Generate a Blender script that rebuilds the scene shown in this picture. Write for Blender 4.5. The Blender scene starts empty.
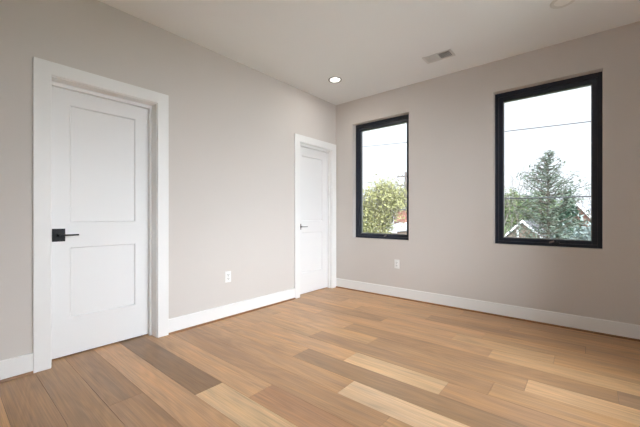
import bpy, bmesh, math, random
from mathutils import Vector, Matrix, Quaternion

S = bpy.context.scene
COL = S.collection

# ------------------------------------------------------------------ camera
F_PX, YAW, Y0 = 319.79, 0.69529, 215.885
CAM = Vector((2.907, -3.8577, 1.0715))
cd = bpy.data.cameras.new('camera')
cam = bpy.data.objects.new('camera', cd)
COL.objects.link(cam)
cam.location = CAM
cam.rotation_euler = (math.pi / 2, 0, YAW)
cd.sensor_width = 36
cd.lens = 36 * F_PX / 640
cd.shift_y = (Y0 - 213.5) / 640
cd.clip_end = 500
S.camera = cam

# ------------------------------------------------------------------ sky (bright overcast, sun veiled behind the house)
SKY_LOW, SKY_GLOW = 0.37, 4.6      # radiance away from / towards the veiled sun
SUN_DIR = Vector((0.62, -0.62, 0.48)).normalized()
world = bpy.data.worlds.new('overcast_sky')
S.world = world
world.use_nodes = True
wn = world.node_tree
wn.nodes.clear()
def wnode(kind, **kw):
    n = wn.nodes.new(kind)
    for k, v in kw.items():
        setattr(n, k, v)
    return n
w_out = wnode('ShaderNodeOutputWorld')
w_bg = wnode('ShaderNodeBackground')
w_tc = wnode('ShaderNodeTexCoord')
w_dot = wnode('ShaderNodeVectorMath', operation='DOT_PRODUCT')
w_dot.inputs[1].default_value = SUN_DIR
wn.links.new(w_tc.outputs['Generated'], w_dot.inputs[0])
w_glow = wnode('ShaderNodeMapRange', interpolation_type='SMOOTHSTEP')
for k, v in (('From Min', -0.12), ('From Max', 1.0), ('To Min', 0.0), ('To Max', SKY_GLOW)):
    w_glow.inputs[k].default_value = v
wn.links.new(w_dot.outputs['Value'], w_glow.inputs['Value'])
w_noise = wnode('ShaderNodeTexNoise')
w_noise.inputs['Scale'].default_value = 3.2
w_noise.inputs['Detail'].default_value = 3
wn.links.new(w_tc.outputs['Generated'], w_noise.inputs['Vector'])
w_cl = wnode('ShaderNodeMapRange')
for k, v in (('From Min', 0.3), ('From Max', 0.7), ('To Min', SKY_LOW * 0.88), ('To Max', SKY_LOW * 1.12)):
    w_cl.inputs[k].default_value = v
wn.links.new(w_noise.outputs['Fac'], w_cl.inputs['Value'])
w_add = wnode('ShaderNodeMath', operation='ADD')
wn.links.new(w_glow.outputs[0], w_add.inputs[0])
wn.links.new(w_cl.outputs[0], w_add.inputs[1])
w_bg.inputs['Color'].default_value = (0.94, 1.0, 1.075, 1)
wn.links.new(w_add.outputs[0], w_bg.inputs['Strength'])
wn.links.new(w_bg.outputs[0], w_out.inputs[0])

# ------------------------------------------------------------------ exposure
LAMP_W = 0.8          # watts of each recessed ceiling lamp
vs = S.view_settings
S.display_settings.display_device = 'sRGB'
vs.view_transform = 'Standard'
vs.look = 'None'
vs.exposure = 1.96
vs.gamma = 1.0
vs.use_curve_mapping = False
S.cycles.use_denoising = True
S.cycles.max_bounces = 14
S.cycles.diffuse_bounces = 8
S.cycles.transparent_max_bounces = 16

# ------------------------------------------------------------------ helpers
def lin(c):
    c /= 255.0
    return c / 12.92 if c <= 0.04045 else ((c + 0.055) / 1.055) ** 2.4

def rgb(r, g, b, k=1.0):
    return (lin(r) * k, lin(g) * k, lin(b) * k, 1)

def material(name, color, rough=0.5, spec=0.5, metal=0.0, noise=0.0, scale=20.0, bump=0.0, bscale=200.0):
    m = bpy.data.materials.new(name)
    m.use_nodes = True
    nt = m.node_tree
    b = nt.nodes['Principled BSDF']
    b.inputs['Roughness'].default_value = rough
    b.inputs['Metallic'].default_value = metal
    b.inputs['Specular IOR Level'].default_value = spec
    b.inputs['Base Color'].default_value = color
    tc = nt.nodes.new('ShaderNodeTexCoord')
    if noise:
        n = nt.nodes.new('ShaderNodeTexNoise')
        n.inputs['Scale'].default_value = scale
        n.inputs['Detail'].default_value = 4
        nt.links.new(tc.outputs['Object'], n.inputs['Vector'])
        mx = nt.nodes.new('ShaderNodeMix')
        mx.data_type = 'RGBA'
        mx.inputs[6].default_value = tuple(c * (1 - noise) for c in color[:3]) + (1,)
        mx.inputs[7].default_value = tuple(min(1, c * (1 + noise)) for c in color[:3]) + (1,)
        nt.links.new(n.outputs['Fac'], mx.inputs[0])
        nt.links.new(mx.outputs[2], b.inputs['Base Color'])
    if bump:
        n2 = nt.nodes.new('ShaderNodeTexNoise')
        n2.inputs['Scale'].default_value = bscale
        nt.links.new(tc.outputs['Object'], n2.inputs['Vector'])
        bp = nt.nodes.new('ShaderNodeBump')
        bp.inputs['Strength'].default_value = bump
        bp.inputs['Distance'].default_value = 0.002
        nt.links.new(n2.outputs['Fac'], bp.inputs['Height'])
        nt.links.new(bp.outputs[0], b.inputs['Normal'])
    return m

def link(name, bm, mat, parent=None, smooth=False, bevel=0.0):
    me = bpy.data.meshes.new(name)
    bmesh.ops.recalc_face_normals(bm, faces=bm.faces)
    bm.to_mesh(me)
    bm.free()
    if smooth:
        for p in me.polygons:
            p.use_smooth = True
    o = bpy.data.objects.new(name, me)
    COL.objects.link(o)
    if isinstance(mat, (list, tuple)):
        for m in mat:
            me.materials.append(m)
    else:
        me.materials.append(mat)
    if parent is not None:
        o.parent = parent
        o.matrix_parent_inverse = Matrix.Identity(4)
        o.location = -world_loc(parent)
    if bevel:
        md = o.modifiers.new('bevel', 'BEVEL')
        md.width = bevel
        md.segments = 2
        md.limit_method = 'ANGLE'
    return o

def world_loc(o):
    l = Vector(o.location)
    while o.parent is not None:
        o = o.parent
        l += o.location
    return l

def empty(name, loc, label, cat, group=None, kind=None):
    o = bpy.data.objects.new(name, None)
    o.empty_display_size = 0.1
    COL.objects.link(o)
    o.location = loc
    return tag(o, label, cat, group, kind)

def tag(o, label, cat, group=None, kind=None):
    o['label'] = label
    o['category'] = cat
    if group:
        o['group'] = group
    if kind:
        o['kind'] = kind
    return o

def box(bm, a, b, mi=0):
    x0, y0, z0 = (min(a[i], b[i]) for i in range(3))
    x1, y1, z1 = (max(a[i], b[i]) for i in range(3))
    v = [bm.verts.new(p) for p in ((x0, y0, z0), (x1, y0, z0), (x1, y1, z0), (x0, y1, z0),
                                   (x0, y0, z1), (x1, y0, z1), (x1, y1, z1), (x0, y1, z1))]
    for f in ((0, 3, 2, 1), (4, 5, 6, 7), (0, 1, 5, 4), (1, 2, 6, 5), (2, 3, 7, 6), (3, 0, 4, 7)):
        bm.faces.new([v[i] for i in f]).material_index = mi

def boxes(*ab):
    bm = bmesh.new()
    for a, b in ab:
        box(bm, a, b)
    return bm

def tube(bm, pts, radii, n=8, cap=True):
    rings = []
    m = len(pts)
    up = Vector((0.13, 0.31, 0.94))
    for i, p in enumerate(pts):
        d = (Vector(pts[min(i + 1, m - 1)]) - Vector(pts[max(i - 1, 0)])).normalized()
        a = d.cross(up)
        if a.length < 1e-3:
            a = d.cross(Vector((1, 0, 0)))
        a.normalize()
        b = d.cross(a)
        r = radii[i] if isinstance(radii, (list, tuple)) else radii
        rings.append([bm.verts.new(Vector(p) + (a * math.cos(2 * math.pi * k / n) + b * math.sin(2 * math.pi * k / n)) * r)
                      for k in range(n)])
    for i in range(m - 1):
        for k in range(n):
            bm.faces.new((rings[i][k], rings[i][(k + 1) % n], rings[i + 1][(k + 1) % n], rings[i + 1][k]))
    if cap and n > 2:
        bm.faces.new(rings[0][::-1])
        bm.faces.new(rings[-1])

def lathe(bm, c, prof, n=40, mi=0):
    """prof: list of (r, z) about the vertical axis through c."""
    rings = []
    for r, z in prof:
        if r < 1e-5:
            rings.append([bm.verts.new((c[0], c[1], c[2] + z))])
        else:
            rings.append([bm.verts.new((c[0] + r * math.cos(2 * math.pi * k / n),
                                        c[1] + r * math.sin(2 * math.pi * k / n), c[2] + z)) for k in range(n)])
    for A, B in zip(rings, rings[1:]):
        for k in range(n):
            q = [A[k % len(A)], A[(k + 1) % len(A)], B[(k + 1) % len(B)], B[k % len(B)]]
            q = [v for i, v in enumerate(q) if v not in q[:i]]
            if len(q) > 2:
                bm.faces.new(q).material_index = mi

FWD = Vector((-math.sin(YAW), math.cos(YAW), 0))
RGT = Vector((math.cos(YAW), math.sin(YAW), 0))

def at(u, v, Y):
    """world point on the plane y = Y that lies towards photo point (u, v)"""
    d = FWD + RGT * ((u - 320) / F_PX) - Vector((0, 0, 1)) * ((v - Y0) / F_PX)
    return CAM + d * ((Y - CAM.y) / d.y)

# ------------------------------------------------------------------ materials
M_WALL = material('greige_wall_paint', rgb(209, 203.5, 198.5), 0.75, 0.25, noise=0.012, scale=3, bump=0.06, bscale=350)
M_CEIL = material('white_ceiling_paint', rgb(236, 238, 239), 0.9, 0.15, noise=0.008, scale=3)
M_TRIM = material('white_semigloss_trim', rgb(236, 236, 235), 0.38, 0.4)
M_DOOR = material('white_painted_door', rgb(233, 233, 233), 0.4, 0.4)
M_BLACK = material('matte_black_metal', (0.008, 0.008, 0.010, 1), 0.55, 0.3)
M_FRAME = material('black_window_frame', (0.017, 0.023, 0.038, 1), 0.38, 0.5)
M_DARK = material('gap_shade_black', (0.004, 0.003, 0.003, 1), 0.9, 0.1)
M_NICKEL = material('satin_nickel', (0.30, 0.29, 0.28, 1), 0.32, 0.5, metal=1.0)
M_PLASTIC = material('white_plastic', rgb(238, 238, 236), 0.35, 0.5)
M_SLOT = material('dark_slot', (0.02, 0.02, 0.02, 1), 0.8, 0.2)
M_VENT = material('white_enamel_steel', rgb(214, 214, 212), 0.45, 0.4)
M_DUCT = material('grey_duct', (0.08, 0.08, 0.08, 1), 0.8, 0.2)

def glass_material():
    m = bpy.data.materials.new('clear_window_glass')
    m.use_nodes = True
    nt = m.node_tree
    nt.nodes.clear()
    out = nt.nodes.new('ShaderNodeOutputMaterial')
    tr = nt.nodes.new('ShaderNodeBsdfTransparent')
    tr.inputs[0].default_value = (0.97, 0.98, 0.98, 1)
    gl = nt.nodes.new('ShaderNodeBsdfGlossy')
    gl.inputs['Roughness'].default_value = 0.02
    fr = nt.nodes.new('ShaderNodeFresnel')
    fr.inputs['IOR'].default_value = 1.45
    mx = nt.nodes.new('ShaderNodeMixShader')
    nt.links.new(fr.outputs[0], mx.inputs[0])
    nt.links.new(tr.outputs[0], mx.inputs[1])
    nt.links.new(gl.outputs[0], mx.inputs[2])
    nt.links.new(mx.outputs[0], out.inputs[0])
    return m
M_GLASS = glass_material()

def wood_material(name, attr=True, color=(0.3, 0.18, 0.1, 1)):
    m = bpy.data.materials.new(name)
    m.use_nodes = True
    nt = m.node_tree
    L = nt.links.new
    b = nt.nodes['Principled BSDF']
    tc = nt.nodes.new('ShaderNodeTexCoord')
    if attr:
        ac = nt.nodes.new('ShaderNodeAttribute'); ac.attribute_name = 'plank_color'
        sd = nt.nodes.new('ShaderNodeAttribute'); sd.attribute_name = 'plank_seed'
        col, seed = ac.outputs['Color'], sd.outputs['Fac']
    else:
        cn = nt.nodes.new('ShaderNodeRGB'); cn.outputs[0].default_value = color
        vn = nt.nodes.new('ShaderNodeValue'); vn.outputs[0].default_value = 0.0
        col, seed = cn.outputs[0], vn.outputs[0]
    # shift the coordinates per plank, stretch them along the board
    cx = nt.nodes.new('ShaderNodeCombineXYZ')
    ms = nt.nodes.new('ShaderNodeMath'); ms.operation = 'MULTIPLY'; ms.inputs[1].default_value = 37.0
    L(seed, ms.inputs[0]); L(ms.outputs[0], cx.inputs[0]); L(ms.outputs[0], cx.inputs[2])
    add = nt.nodes.new('ShaderNodeVectorMath'); add.operation = 'ADD'
    L(tc.outputs['Object'], add.inputs[0]); L(cx.outputs[0], add.inputs[1])
    def stretched(sx, sy, detail, rough=0.6, dist=0.0):
        mp = nt.nodes.new('ShaderNodeMapping')
        mp.inputs['Scale'].default_value = (sx, sy, sy)
        L(add.outputs[0], mp.inputs['Vector'])
        n = nt.nodes.new('ShaderNodeTexNoise')
        n.inputs['Scale'].default_value = 1
        n.inputs['Detail'].default_value = detail
        n.inputs['Roughness'].default_value = rough
        n.inputs['Distortion'].default_value = dist
        L(mp.outputs[0], n.inputs['Vector'])
        return n.outputs['Fac']
    fine = stretched(2.5, 150, 4)
    mid = stretched(1.6, 16, 3, 0.6, 0.6)
    big = stretched(1.1, 4, 2)
    # cathedral figure: rings of a slow noise field
    ring = nt.nodes.new('ShaderNodeMath'); ring.operation = 'MULTIPLY'; ring.inputs[1].default_value = 70
    field = stretched(0.9, 5.5, 1.5, 0.4, 0.3)
    L(field, ring.inputs[0])
    sn = nt.nodes.new('ShaderNodeMath'); sn.operation = 'SINE'; L(ring.outputs[0], sn.inputs[0])
    def madd(a, k, prev):
        t = nt.nodes.new('ShaderNodeMath'); t.operation = 'MULTIPLY_ADD'
        t.inputs[1].default_value = k
        L(a, t.inputs[0])
        if prev is None: t.inputs[2].default_value = 1.0
        else: L(prev, t.inputs[2])
        return t.outputs[0]
    def centred(a):
        t = nt.nodes.new('ShaderNodeMath'); t.operation = 'SUBTRACT'; t.inputs[1].default_value = 0.5
        L(a, t.inputs[0]); return t.outputs[0]
    f = madd(centred(fine), 0.85, None)
    f = madd(centred(mid), 0.65, f)
    f = madd(centred(big), 0.55, f)
    f = madd(sn.outputs[0], 0.05, f)
    vm = nt.nodes.new('ShaderNodeVectorMath'); vm.operation = 'SCALE'
    L(col, vm.inputs[0]); L(f, vm.inputs['Scale'])
    # warm / cool drift
    hs = nt.nodes.new('ShaderNodeHueSaturation')
    sa = nt.nodes.new('ShaderNodeMapRange')
    sa.inputs['From Min'].default_value = 0.3; sa.inputs['From Max'].default_value = 0.7
    sa.inputs['To Min'].default_value = 0.95; sa.inputs['To Max'].default_value = 1.06
    L(mid, sa.inputs['Value']); L(sa.outputs[0], hs.inputs['Saturation'])
    L(vm.outputs[0], hs.inputs['Color'])
    L(hs.outputs[0], b.inputs['Base Color'])
    b.inputs['Roughness'].default_value = 0.36
    b.inputs['Specular IOR Level'].default_value = 0.45
    bp = nt.nodes.new('ShaderNodeBump')
    bp.inputs['Strength'].default_value = 0.10
    bp.inputs['Distance'].default_value = 0.001
    L(fine, bp.inputs['Height']); L(bp.outputs[0], b.inputs['Normal'])
    return m
M_FLOOR = wood_material('oak_plank_floor')
M_SHOE = wood_material('oak_shoe_moulding', False, rgb(140, 100, 66))

# ================================================================== ROOM SHELL
XR, YB, H = 3.75, -4.9, 2.74      # right wall, rear wall, ceiling height
WT = 0.24                         # outer wall thickness

def wall(name, origin, ux, out, length, height, holes, mat, niche=None, label='', thick=WT):
    """wall in the plane origin + s*ux + t*Z, body towards `out`; holes (s0, s1, t0, t1) go right through,
    or are closed at depth `niche`"""
    bm = bmesh.new()
    o, ux, out = Vector(origin), Vector(ux), Vector(out)
    ss = sorted({0, length, *[h[0] for h in holes], *[h[1] for h in holes]})
    ts = sorted({0, height, *[h[2] for h in holes], *[h[3] for h in holes]})
    P = lambda s, t, d: o + ux * s + Vector((0, 0, t)) + out * d
    def quad(*pts):
        bm.faces.new([bm.verts.new(p) for p in pts])
    inh = lambda s, t: any(h[0] < s < h[1] and h[2] < t < h[3] for h in holes)
    for s0, s1 in zip(ss, ss[1:]):
        for t0, t1 in zip(ts, ts[1:]):
            if not inh((s0 + s1) / 2, (t0 + t1) / 2):
                quad(P(s0, t0, 0), P(s1, t0, 0), P(s1, t1, 0), P(s0, t1, 0))
                if niche is None:
                    quad(P(s0, t0, thick), P(s1, t0, thick), P(s1, t1, thick), P(s0, t1, thick))
    if niche is not None:
        quad(P(0, 0, niche), P(length, 0, niche), P(length, height, niche), P(0, height, niche))
        thick = niche
    for h in holes:
        a, b_, c, d = h
        for (p, q) in (((a, c), (b_, c)), ((b_, c), (b_, d)), ((b_, d), (a, d)), ((a, d), (a, c))):
            if c == 0 and p[1] == q[1] == 0:
                continue          # doorway: the floor runs through
            quad(P(*p, 0), P(*q, 0), P(*q, thick), P(*p, thick))
    for (p, q) in (((0, 0), (length, 0)), ((length, 0), (length, height)), ((length, height), (0, height)), ((0, height), (0, 0))):
        if niche is not None and p[1] == q[1] == 0:
            continue
        quad(P(*p, 0), P(*q, 0), P(*q, thick), P(*p, thick))
    bmesh.ops.remove_doubles(bm, verts=bm.verts, dist=1e-5)
    ob = link(name, bm, mat)
    tag(ob, label, 'wall', kind='structure')
    return ob

# door openings on the left wall (y0, y1, top of the opening)
D1 = (-3.343, -2.614, 2.062)
D2 = (-0.800, -0.105, 2.047)
CW = 0.094                        # casing width
# window openings on the back wall (x0, x1, z0, z1)
W1 = (0.303, 1.163, 0.756, 2.398)
W2 = (2.131, 3.018, 0.768, 2.408)
# unseen windows added in the right wall to brighten the room (y0, y1, z0, z1)
W3_ADDED = (-2.50, -0.90, 0.30, 2.45)
W4_ADDED = (-3.70, -2.90, 0.60, 2.45)

wall('wall_left', (0, 0, 0), (0, -1, 0), (-1, 0, 0), -YB, H,
     [(-d[1] - 0.012, -d[0] + 0.012, 0, d[2] + 0.012) for d in (D1, D2)], M_WALL, niche=0.30,
     label='long greige painted wall on the left with two white doors')
wall('wall_back', (-0.3, 0, 0), (1, 0, 0), (0, 1, 0), XR + 0.3 + WT, H,
     [(w[0] + 0.3, w[1] + 0.3, w[2], w[3]) for w in (W1, W2)], M_WALL,
     label='greige painted end wall with two black framed windows')
wall('wall_right', (XR, 0, 0), (0, -1, 0), (1, 0, 0), -YB, H,
     [(-w[1], -w[0], w[2], w[3]) for w in (W3_ADDED, W4_ADDED)], M_WALL,
     label='greige painted wall on the right, outside the photo')
wall('wall_rear', (-0.3, YB, 0), (1, 0, 0), (0, -1, 0), XR + 0.3 + WT, H,
     [], M_WALL, label='greige painted wall behind the camera')

CAN1 = (0.536, -0.729)
CAN2 = (2.765, -0.735)
def ceiling_mesh():
    bm = boxes(((-0.3, YB - WT, H), (XR + WT, WT, H + 0.2)))
    return bm
tag(link('ceiling', ceiling_mesh(), M_CEIL), 'flat white painted ceiling with recessed lights', 'ceiling', kind='structure')

# ---- floor: oak planks running along x, rows 0.187 m wide
def build_floor():
    rng = random.Random(11)
    tones = {
        'dark':  rgb(144, 113, 84), 'dgrey': rgb(156, 125, 97), 'brown': rgb(171, 135, 101), 'brown2': rgb(164, 129, 95),
        'red':   rgb(172, 132, 99), 'tan':   rgb(190, 151, 112), 'tan2': rgb(183, 145, 108),
        'warm':  rgb(190, 151, 113), 'light': rgb(205, 173, 135), 'pale': rgb(213, 182, 147), 'sand': rgb(197, 161, 123),
    }
    P = 0.187
    rows = {}
    # row k lies between y = -1.745 - P*(k+1) and -1.745 - P*k ; (joint x, tone of the board that ends there)
    rows[9] = [(1.5, 'brown2'), (9, 'brown')]
    rows[8] = [(1.9, 'brown2'), (9, 'tan')]
    rows[7] = [(0.84, 'brown2'), (2.3, 'brown'), (9, 'tan2')]
    rows[6] = [(1.95, 'warm'), (9, 'tan')]
    rows[5] = [(1.107, 'dark'), (2.35, 'light'), (9, 'tan')]
    rows[4] = [(1.375, 'warm'), (2.45, 'red'), (9, 'tan')]
    rows[3] = [(2.10, 'brown'), (9, 'tan')]
    rows[2] = [(1.747, 'tan2'), (2.75, 'pale'), (9, 'tan')]
    rows[1] = [(0.18, 'tan'), (1.182, 'tan'), (2.78, 'dgrey'), (9, 'brown')]
    rows[0] = [(0.385, 'tan2'), (1.522, 'warm'), (2.224, 'light'), (9, 'brown')]
    rows[-1] = [(1.01, 'tan'), (2.45, 'brown'), (9, 'tan2')]
    rows[-2] = [(0.30, 'tan2'), (1.50, 'tan'), (2.612, 'brown'), (9, 'sand')]
    rows[-3] = [(1.12, 'warm'), (3.05, 'brown'), (9, 'dgrey')]
    rows[-4] = [(0.62, 'tan'), (2.33, 'tan2'), (9, 'sand')]
    rows[-5] = [(0.40, 'tan2'), (1.30, 'brown'), (2.002, 'tan2'), (2.72, 'sand'), (9, 'tan')]
    rows[-6] = [(0.85, 'tan'), (2.20, 'tan2'), (9, 'tan')]
    rows[-7] = [(0.55, 'tan2'), (1.62, 'tan'), (2.9, 'brown'), (9, 'tan2')]
    rows[-8] = [(1.15, 'tan'), (2.35, 'tan2'), (9, 'tan')]
    rows[-9] = [(0.7, 'tan2'), (1.85, 'tan'), (9, 'brown')]
    rows[-10] = [(1.3, 'tan'), (9, 'tan2')]
    keys = list(tones)
    bm = bmesh.new()
    cl, sl = [], []
    box(bm, (-0.29, YB, -0.02), (XR, 0, -0.004))
    cl += [(0.03, 0.018, 0.01, 1)] * 6
    sl += [0.0] * 6
    g = 0.0008
    for k in range(-10, 18):
        yb, yt = -1.745 - P * (k + 1), -1.745 - P * k
        yb, yt = max(yb, YB), min(yt, 0.0)
        if yt - yb < 0.004:
            continue
        row = rows.get(k)
        if row is None:
            row, x = [], rng.uniform(0.3, 1.1)
            while x < XR:
                row.append((x, rng.choice(['tan', 'tan2', 'brown', 'warm', 'sand'])))
                x += rng.uniform(0.7, 1.7)
            row.append((9, 'tan'))
        x0 = -0.29
        for xe, tone in row:
            x1 = min(xe, XR)
            if x1 <= x0:
                continue
            j = rng.uniform(0.96, 1.04)
            c = [q * k_ for q, k_ in zip(tones[tone], (1.11, 1.08, 1.03))]
            c = (c[0] * j, c[1] * j * rng.uniform(0.99, 1.01), c[2] * j * rng.uniform(0.98, 1.02), 1)
            s = rng.random()
            nf = len(bm.faces)
            box(bm, (x0 + g, yb + g, -0.004), (x1 - g, yt - g, 0))
            n = len(bm.faces) - nf
            cl += [c] * n
            sl += [s] * n
            x0 = x1
    me = bpy.data.meshes.new('floor')
    bm.to_mesh(me)
    bm.free()
    a = me.attributes.new('plank_color', 'FLOAT_COLOR', 'FACE')
    a.data.foreach_set('color', [q for c in cl for q in c])
    b = me.attributes.new('plank_seed', 'FLOAT', 'FACE')
    b.data.foreach_set('value', sl)
    me.materials.append(M_FLOOR)
    o = bpy.data.objects.new('floor', me)
    COL.objects.link(o)
    tag(o, 'wide oak plank floor in mixed tan and brown boards', 'floor', kind='structure')
build_floor()

# ---- baseboards and shoe moulding
def run_profile(prof, a, b, inward):
    """extrude a profile of (distance from wall, z) from a to b"""
    bm = bmesh.new()
    a, b, n = Vector(a), Vector(b), Vector(inward)
    A = [bm.verts.new(a + n * d + Vector((0, 0, z))) for d, z in prof]
    B = [bm.verts.new(b + n * d + Vector((0, 0, z))) for d, z in prof]
    m = len(prof)
    for i in range(m):
        bm.faces.new((A[i], A[(i + 1) % m], B[(i + 1) % m], B[i]))
    bm.faces.new(A)
    bm.faces.new(B[::-1])
    return bm
BB = [(0, 0.001), (0.014, 0.001), (0.014, 0.132), (0.0125, 0.1345), (0.010, 0.1365), (0, 0.1365)]
SH = [(0.014, 0.0)] + [(0.014 + 0.013 * math.cos(t), 0.017 * math.sin(t)) for t in [i * math.pi / 10 for i in range(6)]]
def skirting(i, side, a, b, n, where, far=False):
    tag(link('baseboard_%s' % side, run_profile(BB, a, b, n), M_TRIM), 'flat white baseboard ' + where, 'baseboard', kind='structure')
    tag(link('trim_%d' % i, run_profile(SH, a, b, n), M_SHOE), 'thin oak shoe moulding at the foot of the baseboard ' + where, 'trim', kind='structure')
skirting(1, 'left_front', (0, YB, 0), (0, D1[0] - CW, 0), (1, 0, 0), 'left of the nearer door')
skirting(2, 'left_middle', (0, D1[1] + CW, 0), (0, D2[0] - CW, 0), (1, 0, 0), 'between the two doors')
skirting(3, 'back', (0.0, 0, 0), (XR - 0.014, 0, 0), (0, -1, 0), 'under the two windows')
skirting(4, 'right', (XR, 0, 0), (XR, YB, 0), (-1, 0, 0), 'of the right wall outside the photo')
skirting(5, 'rear', (0.03, YB, 0), (XR - 0.03, YB, 0), (0, 1, 0), 'of the wall behind the camera')

# ================================================================== DOORS
def build_door(n, op, face, head_top, slab, lever, label):
    y0, y1, top = op
    d = empty('door_%d' % n, (face, (y0 + y1) / 2, 0), label, 'door', kind='structure')
    # casing: two legs and a head, square edged
    t = 0.018
    out = [(y0 - CW, 0.0), (y0 - CW, head_top), (y1 + CW, head_top), (y1 + CW, 0.0), (y1, 0.0), (y1, top), (y0, top), (y0, 0.0)]
    bm = bmesh.new()
    A = [bm.verts.new((0, y, z)) for y, z in out]
    B = [bm.verts.new((t, y, z)) for y, z in out]
    for k in range(8):
        bm.faces.new((A[k], A[(k + 1) % 8], B[(k + 1) % 8], B[k]))
    bm.faces.new(A); bm.faces.new(B[::-1])
    link('door_casing', bm, M_TRIM, d, bevel=0.0025)
    # jamb lining and stop
    jd, r = -0.19, 0.005
    j0, j1, jz = y0 + r, y1 - r, top - r
    bm = boxes(((jd, y0 - 0.012, 0), (0.002, j0, top + 0.012)), ((jd, j1, 0), (0.002, y1 + 0.012, top + 0.012)),
               ((jd, j0, jz), (0.002, j1, top + 0.012)))
    link('door_jamb', bm, M_TRIM, d, bevel=0.001)
    f1 = face + 0.002
    bm = boxes(((f1, j0, 0), (f1 + 0.034, slab['y0'], jz)), ((f1, slab['y1'], 0), (f1 + 0.034, j1, jz)),
               ((f1, slab['y0'], slab['z1']), (f1 + 0.034, slab['y1'], jz)))
    link('door_stop', bm, M_TRIM, d, bevel=0.0015)
    # slab with two recessed flat panels
    sy0, sy1, z0, z1 = y0 + 0.008, y1 - 0.008, slab['z0'], slab['z1'] + 0.012
    bm = bmesh.new()
    pan = [(slab['p0'], slab['p1'], a, b) for a, b in slab['panels']]
    ys = sorted({sy0, sy1, slab['p0'], slab['p1']})
    zs = sorted({z0, z1, *[q for a, b in slab['panels'] for q in (a, b)]})
    def quad(*pts):
        bm.faces.new([bm.verts.new(p) for p in pts])
    for a, b in zip(ys, ys[1:]):
        for c, e in zip(zs, zs[1:]):
            if not any(q[0] <= a and b <= q[1] and q[2] <= c and e <= q[3] for q in pan):
                quad((face, a, c), (face, b, c), (face, b, e), (face, a, e))
    rd, rw = 0.011, 0.008
    for a, b, c, e in pan:
        o_ = [(face, a, c), (face, b, c), (face, b, e), (face, a, e)]
        i_ = [(face - rd, a + rw, c + rw), (face - rd, b - rw, c + rw), (face - rd, b - rw, e - rw), (face - rd, a + rw, e - rw)]
        for k in range(4):
            quad(o_[k], o_[(k + 1) % 4], i_[(k + 1) % 4], i_[k])
        quad(*i_)
    bk = face - 0.035
    quad((bk, sy0, z0), (bk, sy1, z0), (bk, sy1, z1), (bk, sy0, z1))
    for (p, q) in (((sy0, z0), (sy1, z0)), ((sy1, z0), (sy1, z1)), ((sy1, z1), (sy0, z1)), ((sy0, z1), (sy0, z0))):
        quad((face, *p), (face, *q), (bk, *q), (bk, *p))
    bmesh.ops.remove_doubles(bm, verts=bm.verts, dist=1e-5)
    link('door_leaf', bm, M_DOOR, d)
    # lever handle on a square rosette
    hy0, hy1, hz, hh, lend, mat = lever
    ros = link('door_handle', boxes(((face, hy0, hz - hh / 2), (face + 0.009, hy1, hz + hh / 2))), mat, d, bevel=0.0012)
    yc = (hy0 + hy1) / 2
    bm = bmesh.new()
    tube(bm, [(face + 0.005, yc, hz), (face + 0.048, yc, hz)], 0.010, 16)
    box(bm, (face + 0.040, yc - 0.011, hz - 0.0055), (face + 0.058, lend, hz + 0.0055))
    link('lever', bm, mat, ros, bevel=0.001)
    ros['label'] = slab['hlabel']
    # near-black strip painted in for the shade under the leaf
    link('gap_shade', boxes(((face - 0.05, y0, 0.0), (face - 0.028, y1, 0.004))), M_DARK, d)
    return d

build_door(1, D1, -0.128, 2.156,
           dict(y0=-3.320, y1=-2.638, z0=0.011, z1=2.030, p0=-3.205, p1=-2.743,
                panels=[(0.293, 0.830), (1.022, 1.917)],
                hlabel='matte black lever handle on a square plate'),
           (-3.312, -3.235, 0.9275, 0.096, -3.160, M_BLACK),
           'wide white two panel door at the left with a black lever handle')
build_door(2, D2, -0.065, 2.138,
           dict(y0=-0.783, y1=-0.124, z0=0.010, z1=2.010, p0=-0.683, p1=-0.240,
                panels=[(0.29, 0.845), (1.0, 1.892)],
                hlabel='small grey metal lever handle'),
           (-0.771, -0.699, 0.925, 0.078, -0.622, M_NICKEL),
           'white two panel door in the far corner with a small grey lever')

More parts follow.
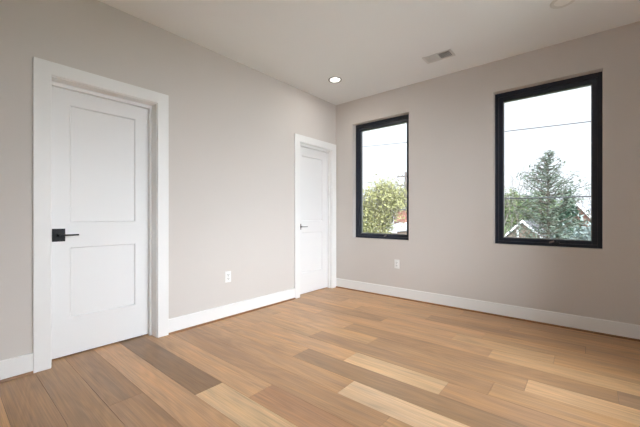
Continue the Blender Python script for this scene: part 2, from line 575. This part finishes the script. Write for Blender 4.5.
# ================================================================== WINDOWS
def build_window(n, w, wall_name, label):
    """casement window set back in its opening; w = (s0, s1, z0, z1)"""
    s0, s1, z0, z1 = w
    if wall_name == 'back':
        P = lambda s, d, z: (s, d, z)
    else:
        P = lambda s, d, z: (XR + d, s, z)
    o = empty('window_%d' % n, P((s0 + s1) / 2, 0.13, z0), label, 'window', kind='structure')
    def ring(a, b, c, e, wl, wb, wt, d0, d1):
        bm = boxes((P(a, d0, c), P(a + wl, d1, e)), (P(b - wl, d0, c), P(b, d1, e)),
                   (P(a + wl, d0, c), P(b - wl, d1, c + wb)), (P(a + wl, d0, e - wt), P(b - wl, d1, e)))
        return bm
    g = 0.0
    link('window_frame', ring(s0 + g, s1 - g, z0 + g, z1 - g, 0.034, 0.030, 0.045, 0.082, 0.20), M_FRAME, o, bevel=0.0025)
    link('sash', ring(s0 + 0.034, s1 - 0.034, z0 + 0.030, z1 - 0.045, 0.040, 0.034, 0.044, 0.098, 0.16), M_FRAME, o, bevel=0.004)
    link('glazing_bead', ring(s0 + 0.074, s1 - 0.074, z0 + 0.064, z1 - 0.089, 0.006, 0.007, 0.004, 0.120, 0.15), M_NICKEL, o)
    bm = boxes((P(s0 + 0.070, 0.132, z0 + 0.06), P(s1 - 0.070, 0.138, z1 - 0.085)))
    link('pane', bm, M_GLASS, o)
    # folding crank of the casement, low on the frame
    c = s0 + 0.60 * (s1 - s0)
    bm = bmesh.new()
    box(bm, P(c - 0.035, 0.074, z0 + 0.028), P(c + 0.035, 0.099, z0 + 0.044))
    box(bm, P(c - 0.012, 0.066, z0 + 0.040), P(c + 0.012, 0.086, z0 + 0.066))
    tube(bm, [P(c, 0.072, z0 + 0.058), P(c + 0.05, 0.070, z0 + 0.052), P(c + 0.085, 0.070, z0 + 0.046)], [0.006, 0.005, 0.005], 8)
    ck = link('crank_handle', bm, M_FRAME, o, bevel=0.002)
    bm = bmesh.new()
    tube(bm, [P(c - 0.045, 0.0725, z0 + 0.036), P(c - 0.006, 0.0655, z0 + 0.052)], 0.009, 8)
    cl = link('crank_glint', bm, M_NICKEL, ck)  # nickel bar standing in for the silvery highlight on the crank
    return o
build_window(1, W1, 'back', 'black framed window near the corner looking onto a yellow green tree')
build_window(2, W2, 'back', 'black framed window at the right looking onto a tall conifer')
build_window(3, W3_ADDED, 'right', 'unseen black framed window added in the right wall for more daylight, nearer the end wall')
build_window(4, W4_ADDED, 'right', 'unseen black framed window added in the right wall for more daylight, beside the camera')

# ================================================================== FITTINGS
def build_outlet(root_loc, ux, nrm, label):
    o = empty('wall_outlet', root_loc, label, 'outlet', 'duplex wall outlets')
    c, ux, n = Vector(root_loc), Vector(ux), Vector(nrm)
    def b(bm, s0, s1, z0, z1, d0, d1):
        p = c + ux * s0 + n * d0 + Vector((0, 0, z0)); q = c + ux * s1 + n * d1 + Vector((0, 0, z1))
        box(bm, p, q)
    bm = bmesh.new(); b(bm, -0.036, 0.036, -0.058, 0.058, 0.0, 0.006)
    link('wall_plate', bm, M_PLASTIC, o, bevel=0.002)
    for zc in (0.020, -0.020):
        bm = bmesh.new(); b(bm, -0.017, 0.017, zc - 0.0145, zc + 0.0145, 0.005, 0.009)
        s = link('socket', bm, M_PLASTIC, o, bevel=0.003)
        bm = bmesh.new()
        b(bm, -0.009, -0.005, zc - 0.003, zc + 0.009, 0.008, 0.0095)
        b(bm, 0.005, 0.009, zc - 0.003, zc + 0.008, 0.008, 0.0095)
        b(bm, -0.003, 0.003, zc - 0.011, zc - 0.006, 0.008, 0.0095)
        link('slot', bm, M_SLOT, s)
    bm = bmesh.new(); b(bm, -0.0025, 0.0025, -0.0025, 0.0025, 0.0055, 0.0075)
    link('screw', bm, M_NICKEL, o)
build_outlet((0, -1.890, 0.430), (0, 1, 0), (1, 0, 0), 'white duplex outlet on the left wall between the two doors')
build_outlet((1.000, 0, 0.442), (1, 0, 0), (0, -1, 0), 'white duplex outlet low on the end wall under the windows')

def emissive(name, color, strength):
    m = bpy.data.materials.new(name)
    m.use_nodes = True
    b = m.node_tree.nodes['Principled BSDF']
    b.inputs['Base Color'].default_value = (0.8, 0.8, 0.8, 1)
    b.inputs['Emission Color'].default_value = color
    b.inputs['Emission Strength'].default_value = strength
    return m
M_LENS = emissive('lit_led_lens', (1.0, 0.97, 0.92, 1), 3.0)
M_RING = material('white_lamp_trim', rgb(170, 168, 164), 0.5, 0.3)
def build_can(x, y, lit, label):
    o = empty('recessed_light', (x, y, H), label, 'ceiling light', 'recessed ceiling lights')
    bm = bmesh.new()
    lathe(bm, (x, y, H), [(0.084, 0.0), (0.083, -0.004), (0.078, -0.006), (0.066, -0.006), (0.056, -0.001), (0.052, 0.0)], 48)
    link('trim_ring', bm, M_RING if lit else M_RING2, o, smooth=True)
    bm = bmesh.new()
    lathe(bm, (x, y, H), [(0.0565, -0.0015), (0.03, -0.003), (0.0, -0.0035)], 48)
    link('lens', bm, M_LENS if lit else M_OFF, o, smooth=True)
    if lit:
        ld = bpy.data.lights.new('led_lamp', 'AREA')
        ld.shape = 'DISK'
        ld.size = 0.11
        ld.energy = LAMP_W
        ld.color = (1.0, 0.96, 0.91)
        lo = bpy.data.objects.new('led_lamp', ld)
        COL.objects.link(lo)
        lo.parent = o
        lo.location = (0, 0, -0.008)
    return o
M_RING2 = material('grey_white_lamp_trim', rgb(222, 222, 220), 0.5, 0.3)
M_OFF = material('unlit_lens', rgb(240, 240, 238), 0.5, 0.3)
build_can(*CAN1, True, 'small lit round recessed light in the ceiling by the corner')
build_can(*CAN2, False, 'round unlit fixture in the ceiling, cut by the top edge of the photo')

def build_vent():
    x0, x1, y0, y1 = 1.592, 1.838, -0.550, -0.434
    o = empty('ceiling_vent', ((x0 + x1) / 2, (y0 + y1) / 2, H), 'small white two way ceiling vent above the windows', 'vent')
    f = 0.024
    z0, z1 = H - 0.006, H
    bm = boxes(((x0 - f, y0 - f, z0), (x1 + f, y0, z1)), ((x0 - f, y1, z0), (x1 + f, y1 + f, z1)),
               ((x0 - f, y0, z0), (x0, y1, z1)), ((x1, y0, z0), (x1 + f, y1, z1)),
               (((x0 + x1) / 2 - 0.008, y0, z0), ((x0 + x1) / 2 + 0.008, y1, z1)))
    link('vent_frame', bm, M_VENT, o, bevel=0.0015)
    link('duct', boxes(((x0, y0, H - 0.0012), (x1, y1, H - 0.0002))), M_DUCT, o)
    xm = (x0 + x1) / 2
    for a, b, sgn in ((x0 + 0.002, xm - 0.010, -1), (xm + 0.010, x1 - 0.002, 1)):
        m = 9
        for i in range(m):
            c = a + (b - a) * (i + 0.5) / m
            bm = bmesh.new()
            t = 0.0008
            dx, dz = 0.0052 * sgn, 0.0042
            zc = H - 0.0058
            pts = [(c - dx, zc + dz), (c + dx, zc - dz)]
            vs_ = []
            for yy in (y0, y1):
                vs_.append([bm.verts.new((pts[0][0] - t, yy, pts[0][1])), bm.verts.new((pts[0][0] + t, yy, pts[0][1])),
                            bm.verts.new((pts[1][0] + t, yy, pts[1][1])), bm.verts.new((pts[1][0] - t, yy, pts[1][1]))])
            A, B = vs_
            for k in range(4):
                bm.faces.new((A[k], A[(k + 1) % 4], B[(k + 1) % 4], B[k]))
            bm.faces.new(A); bm.faces.new(B[::-1])
            link('louver', bm, M_VENT, o)
build_vent()

# ================================================================== OUTDOORS
GZ = -3.4                         # street level below the room
M_GRASS = material('lawn', (0.055, 0.075, 0.03, 1), 0.9, 0.1, noise=0.4, scale=0.6)
M_BOUNCE = material('pale_bounce_concrete', (0.5, 0.49, 0.47, 1), 0.9, 0.1, noise=0.08, scale=2)
M_BARK = material('grey_bark', (0.060, 0.050, 0.040, 1), 0.9, 0.1, noise=0.3, scale=8)
M_BARE = material('bare_twigs', (0.085, 0.075, 0.065, 1), 0.9, 0.1)
M_POLE = material('weathered_pole', (0.07, 0.06, 0.055, 1), 0.9, 0.1, noise=0.2, scale=6)
M_WIRE = material('cable', (0.02, 0.02, 0.022, 1), 0.7, 0.2)
M_ROOF = material('grey_shingles', (0.055, 0.055, 0.06, 1), 0.9, 0.1, noise=0.25, scale=5)
M_PALE = material('pale_roof_membrane', (0.13, 0.133, 0.14, 1), 0.8, 0.2, noise=0.1, scale=2)
M_WHITE = material('white_painted_wood', (0.5, 0.5, 0.5, 1), 0.7, 0.2)

def leaf_mat(name, c, var=0.45, scale=2.5):
    m = material(name, c, 0.75, 0.15, noise=var, scale=scale)
    return m
M_YGREEN = leaf_mat('spring_leaves', (0.135, 0.132, 0.055, 1))
M_GREEN = leaf_mat('green_leaves', (0.06, 0.085, 0.03, 1))
M_NEEDLE = leaf_mat('blue_green_needles', (0.062, 0.078, 0.058, 1))
M_DKNEEDLE = leaf_mat('dark_needles', (0.018, 0.040, 0.024, 1))
M_FROST = leaf_mat('silvery_leaves', (0.13, 0.16, 0.15, 1))

def brick_mat(name, c1, c2, mortar):
    m = bpy.data.materials.new(name)
    m.use_nodes = True
    nt = m.node_tree
    b = nt.nodes['Principled BSDF']
    b.inputs['Roughness'].default_value = 0.9
    tc = nt.nodes.new('ShaderNodeTexCoord')
    mp = nt.nodes.new('ShaderNodeMapping')
    mp.inputs['Rotation'].default_value = (math.pi / 2, 0, 0)
    br = nt.nodes.new('ShaderNodeTexBrick')
    br.inputs['Scale'].default_value = 2.2
    br.inputs['Color1'].default_value = c1
    br.inputs['Color2'].default_value = c2
    br.inputs['Mortar'].default_value = mortar
    br.inputs['Mortar Size'].default_value = 0.012
    nt.links.new(tc.outputs['Object'], mp.inputs[0])
    nt.links.new(mp.outputs[0], br.inputs['Vector'])
    nt.links.new(br.outputs['Color'], b.inputs['Base Color'])
    return m
M_BRICK = brick_mat('red_brick', (0.17, 0.06, 0.042, 1), (0.13, 0.047, 0.034, 1), (0.15, 0.11, 0.095, 1))
M_BRICK2 = brick_mat('brown_brick', (0.11, 0.075, 0.055, 1), (0.09, 0.06, 0.045, 1), (0.16, 0.14, 0.12, 1))

bm = bmesh.new()
box(bm, (-90, WT + 0.5, GZ - 0.3), (90, 150, GZ))
tag(link('ground', bm, M_GRASS), 'lawn below the windows', 'ground', kind='structure')

bm = bmesh.new()
box(bm, (XR + WT + 0.5, -60, GZ - 0.3), (90, WT + 0.49, GZ))  # unseen pale ground, added to bounce daylight up to the ceiling
tag(link('bounce_pavement', bm, M_BOUNCE), 'unseen pale concrete ground added beside the house to bounce daylight to the ceiling', 'bounce_pavement', kind='structure')

def leaf(bm, p, size, rng, flat=0.0, aspect=1.7):
    q = Quaternion(Vector((rng.gauss(0, 1), rng.gauss(0, 1), rng.gauss(0, 1))).normalized(), rng.uniform(0, 6.28))
    a = q @ Vector((size * aspect, 0, 0)); b = q @ Vector((0, size, 0))
    a.z *= (1 - flat); b.z *= (1 - flat)
    bm.faces.new([bm.verts.new(p - a), bm.verts.new(p - b * 0.6), bm.verts.new(p + a), bm.verts.new(p + b * 0.6)])

def grow(bm, p, d, length, r, depth, rng, tips, spread=0.6, up=0.15, kids=3):
    pts, rad = [p.copy()], [r]
    n = 4
    for i in range(n):
        d = (d + Vector((rng.gauss(0, .12), rng.gauss(0, .12), rng.gauss(0, .08) + up * 0.3))).normalized()
        p = p + d * length / n
        pts.append(p.copy()); rad.append(r * (1 - 0.55 * (i + 1) / n))
    tube(bm, pts, rad, 5 if depth < 2 else 3, cap=False)
    tips += pts[2:]
    if depth > 0:
        for k in range(kids):
            q = pts[rng.choice((2, 3, 4, 4))]
            nd = (d + Vector((rng.gauss(0, spread), rng.gauss(0, spread), rng.gauss(0, spread * 0.6) + up))).normalized()
            grow(bm, q, nd, length * rng.uniform(0.55, 0.8), r * 0.5, depth - 1, rng, tips, spread, up, kids)

def broadleaf(name, base, height, width, mat, label, seed, leaves=2600, size=0.10, bark=M_BARK, trunk=0.14, group=None, cat='tree', kids=4, depth=3, fill=0.0):
    rng = random.Random(seed)
    o = empty(name, base, label, cat, group)
    bm = bmesh.new(); tips = []
    base = Vector(base)
    tr_h = height * 0.28
    tube(bm, [base, base + Vector((0, 0, tr_h))], [trunk, trunk * 0.8], 8)
    for k in range(5):
        a = 2 * math.pi * (k + rng.random() * 0.6) / 5
        d = Vector((math.cos(a) * width / height, math.sin(a) * width / height, 0.9)).normalized()
        grow(bm, base + Vector((0, 0, tr_h * rng.uniform(0.8, 1.0))), d, height * 0.36, trunk * 0.5, depth, rng, tips, 0.55, 0.18, kids)
    link('trunk', bm, bark, o)
    if leaves:
        bm = bmesh.new()
        top = base.z + height
        for i in range(leaves):
            t = rng.choice(tips)
            p = t + Vector((rng.gauss(0, .22), rng.gauss(0, .22), rng.gauss(0, .2)))
            if rng.random() < fill:
                g = Vector((rng.gauss(0, 1), rng.gauss(0, 1), rng.gauss(0, 1))).normalized() * rng.uniform(0.45, 1.0)
                p = base + Vector((g.x * width, g.y * width, height * (0.66 + 0.27 * g.z)))
            leaf(bm, p, size * rng.uniform(0.6, 1.3), rng)
        link('foliage', bm, mat, o)
    return o

def conifer(name, base, height, width, mat, label, seed, whorls=22, per=7, droop=-0.1, start=0.12, sparse_top=True, dens=16, size=0.07, power=0.9, trunk=0.16, lean=(0, 0), profile=None, bend=0.05):
    rng = random.Random(seed)
    o = empty(name, base, label, 'tree')
    base = Vector(base)
    tb = bmesh.new(); fb = bmesh.new()
    tube(tb, [base + Vector((lean[0] * t, lean[1] * t, height * t)) for t in (0, 0.3, 0.6, 0.85, 1.0)],
         [trunk, trunk * 0.75, trunk * 0.45, trunk * 0.2, trunk * 0.05], 8)
    for w in range(whorls):
        t = start + (1 - start) * (w / whorls) ** 0.95
        L0 = width * (1 - t) ** power + 0.12 if profile is None else profile(t)
        for k in range(per):
            a = rng.uniform(0, 2 * math.pi)
            L = L0 * rng.uniform(0.55, 1.15)
            d = Vector((math.cos(a), math.sin(a), droop + 0.35 * t + rng.gauss(0, 0.12))).normalized()
            p0 = base + Vector((lean[0] * t, lean[1] * t, height * t + rng.gauss(0, 0.06)))
            pts = [p0]
            nseg = 5
            for s in range(nseg):
                d = (d + Vector((rng.gauss(0, .06), rng.gauss(0, .06), bend + rng.gauss(0, .05)))).normalized()
                pts.append(pts[-1] + d * L / nseg)
            tube(tb, pts, [0.022 * (1 - 0.15 * i) for i in range(nseg + 1)], 3, cap=False)
            m = int(dens * L) + 4
            for i in range(m):
                f = rng.uniform(0.18, 1.0) * nseg
                j = min(int(f), nseg - 1)
                p = pts[j].lerp(pts[j + 1], f - j)
                wdt = 0.20 * L * (1 - f / nseg * 0.75)
                p = p + Vector((rng.gauss(0, wdt), rng.gauss(0, wdt), rng.gauss(0, 0.06) - 0.05))
                leaf(fb, p, size * rng.uniform(0.6, 1.4), rng, flat=0.35, aspect=2.2)
    link('trunk', tb, M_BARK, o)
    link('foliage', fb, mat, o)
    return o

def house(name, c, w, l, eave, ridge, rot, wall_m, roof_m, label, chimney=None, ov=0.25, spout=False, hip=0.0):
    """gabled house: gable faces -y before turning by rot; c = ground point at the middle of the near gable"""
    o = empty(name, c, label, 'house')
    o.rotation_euler.z = rot
    def part(nm, bm, m, parent=None, bevel=0):
        me = bpy.data.meshes.new(nm)
        bmesh.ops.recalc_face_normals(bm, faces=bm.faces)
        bm.to_mesh(me); bm.free()
        me.materials.append(m)
        q = bpy.data.objects.new(nm, me)
        COL.objects.link(q)
        q.parent = parent or o
        return q
    h = w / 2
    bm = bmesh.new()
    pr = [(-h, 0), (h, 0), (h, eave), (0, ridge if not hip else eave), (-h, eave)]
    A = [bm.verts.new((x, 0, z)) for x, z in pr]; B = [bm.verts.new((x, l, z)) for x, z in pr]
    for i in range(5):
        bm.faces.new((A[i], A[(i + 1) % 5], B[(i + 1) % 5], B[i]))
    bm.faces.new(A); bm.faces.new(B[::-1])
    part('wall', bm, wall_m)
    sl = (ridge - eave) / h
    bm = bmesh.new()
    for s in (-1, 1) if not hip else ():
        x1 = s * (h + ov); z1 = eave - sl * ov
        q = [(0, ridge + 0.02), (x1, z1 + 0.02), (x1, z1 + 0.17), (0, ridge + 0.17)]
        A = [bm.verts.new((x, -ov, z)) for x, z in q]; B = [bm.verts.new((x, l + ov, z)) for x, z in q]
        for i in range(4):
            bm.faces.new((A[i], A[(i + 1) % 4], B[(i + 1) % 4], B[i]))
        bm.faces.new(A); bm.faces.new(B[::-1])
    if hip:
        q = h + ov
        E_ = [bm.verts.new(p) for p in ((-q, -ov, eave), (q, -ov, eave), (q, l + ov, eave), (-q, l + ov, eave))]
        R_ = [bm.verts.new((0, hip, ridge)), bm.verts.new((0, l - hip, ridge))]
        bm.faces.new(E_[::-1])
        bm.faces.new((E_[0], E_[1], R_[0])); bm.faces.new((E_[1], E_[2], R_[1], R_[0]))
        bm.faces.new((E_[2], E_[3], R_[1])); bm.faces.new((E_[3], E_[0], R_[0], R_[1]))
    part('roof', bm, roof_m)
    bm = bmesh.new()
    if hip:
        box(bm, (-q, -ov - 0.08, eave - 0.1), (q, -ov, eave + 0.02))
    for s in (-1, 1) if not hip else ():
        x1 = s * (h + ov + 0.02); z1 = eave - sl * (ov + 0.02)
        q = [(0, ridge + 0.05), (x1, z1 + 0.05), (x1, z1 + 0.19), (0, ridge + 0.19)]
        A = [bm.verts.new((x, -ov - 0.05, z)) for x, z in q]; B = [bm.verts.new((x, -ov - 0.01, z)) for x, z in q]
        for i in range(4):
            bm.faces.new((A[i], A[(i + 1) % 4], B[(i + 1) % 4], B[i]))
        bm.faces.new(A); bm.faces.new(B[::-1])
    part('rake_board' if not hip else 'fascia', bm, M_WHITE)
    if spout:
        bm = bmesh.new(); tube(bm, [(-h * 0.28, -0.06, 0), (-h * 0.28, -0.06, eave + sl * h * 0.55)], 0.06, 8)
        part('downspout', bm, M_WHITE)
    if chimney:
        x, y, top = chimney
        bm = boxes(((x - 0.35, y - 0.3, eave), (x + 0.35, y + 0.3, top)), ((x - 0.42, y - 0.37, top), (x + 0.42, y + 0.37, top + 0.15)))
        part('chimney', bm, wall_m)
    for k in (-1, 1):
        if w > 4:
            bm = boxes(((k * w * 0.22 - 0.4, -0.05, eave * 0.55), (k * w * 0.22 + 0.4, 0.03, eave * 0.55 + 1.2)))
            f = part('house_window', bm, M_WHITE)
            bm = boxes(((k * w * 0.22 - 0.33, -0.06, eave * 0.55 + 0.07), (k * w * 0.22 + 0.33, -0.052, eave * 0.55 + 1.13)))
            part('house_pane', bm, M_FRAME, f)
    return o

def ground_at(u, Y):
    p = at(u, Y0, Y)
    return Vector((p.x, Y, GZ))

# ---- beyond the window near the corner
b = ground_at(373, 12.0)
broadleaf('leafy_tree', b, at(376, 189, 12).z - GZ, 1.12, M_YGREEN, 'broad yellow green tree filling the bottom of the window near the corner', 3, leaves=15000, size=0.045, fill=0.5)
b = ground_at(405, 39)
broadleaf('leafy_tree', b, at(405, 195, 39).z - GZ, 2.0, M_YGREEN, 'yellow green tree standing behind the brick building', 8, leaves=4000, size=0.13)
b = ground_at(394, 23.6)
broadleaf('bare_tree', b, at(394, 181, 23.6).z - GZ, 1.5, None, 'leafless tree rising behind the broad yellow green tree', 5, leaves=0, bark=M_BARE, trunk=0.10)
# brick building and the gabled roof in front of it
p0, p1 = at(394, 222, 26), at(420, 222, 26)
top = at(400, 210.5, 26).z
o = empty('brick_building', (p0.x, 26, GZ), 'flat roofed red brick building at the edge of the window near the corner', 'building')
link('wall', boxes(((p0.x, 26, GZ), (p1.x + 2, 34, top))), M_BRICK, o)
link('parapet', boxes(((p0.x - 0.1, 25.9, top), (p1.x + 2.1, 34.1, top + 0.35))), M_ROOF, o)
for k in range(3):
    xw = p0.x + 1.2 + 1.9 * k
    f = link('house_window', boxes(((xw, 25.93, top - 2.6), (xw + 0.9, 26.05, top - 1.2))), M_WHITE, o)
    link('house_pane', boxes(((xw + 0.07, 25.92, top - 2.53), (xw + 0.83, 25.935, top - 1.27))), M_FRAME, f)
r = at(398, 222.5, 18.5)
e = at(385, 231, 16.8)
house('shed', (r.x, 16.8, GZ), 2.0 * (r.x - e.x) + 0.9, 4.2, e.z - GZ, r.z - GZ, 0.0, M_BRICK2, M_PALE, 'low pale hipped roof at the foot of the window near the corner', hip=1.9)
# utility pole
pt = at(405.6, 172, 30)
o = empty('utility_pole', (pt.x, 30, GZ), 'wooden utility pole with two crossarms at the edge of the window near the corner', 'utility pole')
bm = bmesh.new(); tube(bm, [(pt.x, 30, GZ), (pt.x, 30, pt.z)], [0.17, 0.12], 10)
link('pole', bm, M_POLE, o)
for v in (176.5, 185.3):
    z = at(405, v, 30).z
    c = link('crossarm', boxes(((pt.x - 0.95, 29.82, z - 0.07), (pt.x + 0.95, 29.90, z + 0.07))), M_POLE, o)
    for xx in (-0.85, -0.35, 0.35, 0.85):
        bm = bmesh.new()
        tube(bm, [(pt.x + xx, 29.86, z + 0.07), (pt.x + xx, 29.86, z + 0.24)], [0.05, 0.035], 8)
        link('insulator', bm, M_WIRE, c)

def cable(a, b, r, sag, label, ext=0.6):
    a, b = Vector(a), Vector(b)
    d = b - a
    a, b = a - d * ext, b + d * ext
    pts = []
    for i in range(25):
        t = i / 24
        p = a.lerp(b, t)
        p.z -= sag * 4 * t * (1 - t) - sag
        pts.append(p)
    bm = bmesh.new(); tube(bm, pts, r, 6)
    tag(link('power_line', bm, M_WIRE), label, 'cable', 'overhead cables')
cable(at(365, 147, 12), at(592, 122, 9), 0.013, 0.05, 'highest overhead wire, crossing the sky in both windows', 0.25)
cable(at(500, 198.7, 7.6), at(592, 196.5, 7.6), 0.018, 0.05, 'dark overhead cable crossing in front of the tall conifer', 1.2)
cable(at(362, 183.0, 24), (pt.x - 0.85, 29.86, at(405, 185.3, 30).z + 0.23), 0.016, 0.1, 'thin overhead wire running to the lower crossarm of the utility pole', 0.0)

# ---- beyond the right window
b = ground_at(548, 10.5)
def crown_profile(t):
    knots = ((0.0, 0.7), (0.40, 1.05), (0.55, 1.45), (0.70, 1.60), (0.82, 0.98), (0.92, 0.42), (1.0, 0.12))
    for (a, u), (b_, v) in zip(knots, knots[1:]):
        if t <= b_:
            return u + (v - u) * (t - a) / (b_ - a)
    return 0.1
conifer('tall_conifer', b, at(550, 150, 10.5).z - GZ, 2.3, M_NEEDLE, 'tall sparse blue green conifer in the middle of the right window', 21, whorls=27, per=8, dens=34, size=0.036, droop=-0.05, start=0.2, trunk=0.13, profile=crown_profile, bend=0.09)
b = ground_at(568, 16.2)
conifer('dark_evergreen', b, at(568, 190, 15.2).z - GZ, 1.2, M_DKNEEDLE, 'dark cone shaped evergreen behind the tall conifer', 4, whorls=30, per=10, dens=40, size=0.07, droop=0.1, start=0.05, power=0.8)
b = ground_at(498, 36)
broadleaf('leafy_tree', b, at(505, 199, 37).z - GZ, 2.4, M_GREEN, 'green bushy tree at the left edge of the right window', 14, leaves=5000, size=0.13)
b = ground_at(505, 14.5)
broadleaf('bare_tree', b, at(505, 170, 14.5).z - GZ, 1.0, None, 'thin leafless tree at the left edge of the right window', 15, leaves=0, bark=M_BARE, trunk=0.06, kids=3)
b = ground_at(591, 18.3)
broadleaf('bare_tree', b, at(590, 186, 18.3).z - GZ, 1.0, None, 'leafless tree beside the chimney at the right edge of the right window', 17, leaves=0, bark=M_BARE, trunk=0.09)
b = ground_at(589, 13.0)
broadleaf('silvery_shrub', b, at(584, 226, 14.3).z - GZ, 1.2, M_FROST, 'silvery green shrub in the bottom right corner of the right window', 19, leaves=3000, size=0.07, cat='shrub')
b = ground_at(528, 30.5)
broadleaf('leafy_tree', b, at(528, 203, 30.5).z - GZ, 2.0, M_GREEN, 'distant green tree behind the gabled house in the right window', 24, leaves=3600, size=0.13)
r = at(523, 223, 19)
e = at(505, 238, 19)
house('gabled_house', (r.x, 19, GZ), 2 * (r.x - e.x), 8, e.z - GZ, r.z - GZ, 0.0, M_BRICK2, M_ROOF, 'brown gabled house with white roof edge at bottom left of the right window', spout=True)
r = at(517, 216, 45)
house('far_house', (r.x, 45, GZ), 5, 4, at(516, 223, 45).z - GZ, r.z - GZ, -math.pi / 2 * 0.9, M_WHITE, M_PALE, 'distant pale roof seen over the gabled house in the right window')
r = at(580, 206, 21)
e = at(598, 222, 21)
house('chimney_house', (r.x, 21, GZ), 2 * (e.x - r.x), 8, e.z - GZ, r.z - GZ, -0.5, M_BRICK, M_PALE, 'red brick house with chimney at the right edge of the right window', chimney=(1.2, 1.0, r.z - GZ + 0.1))
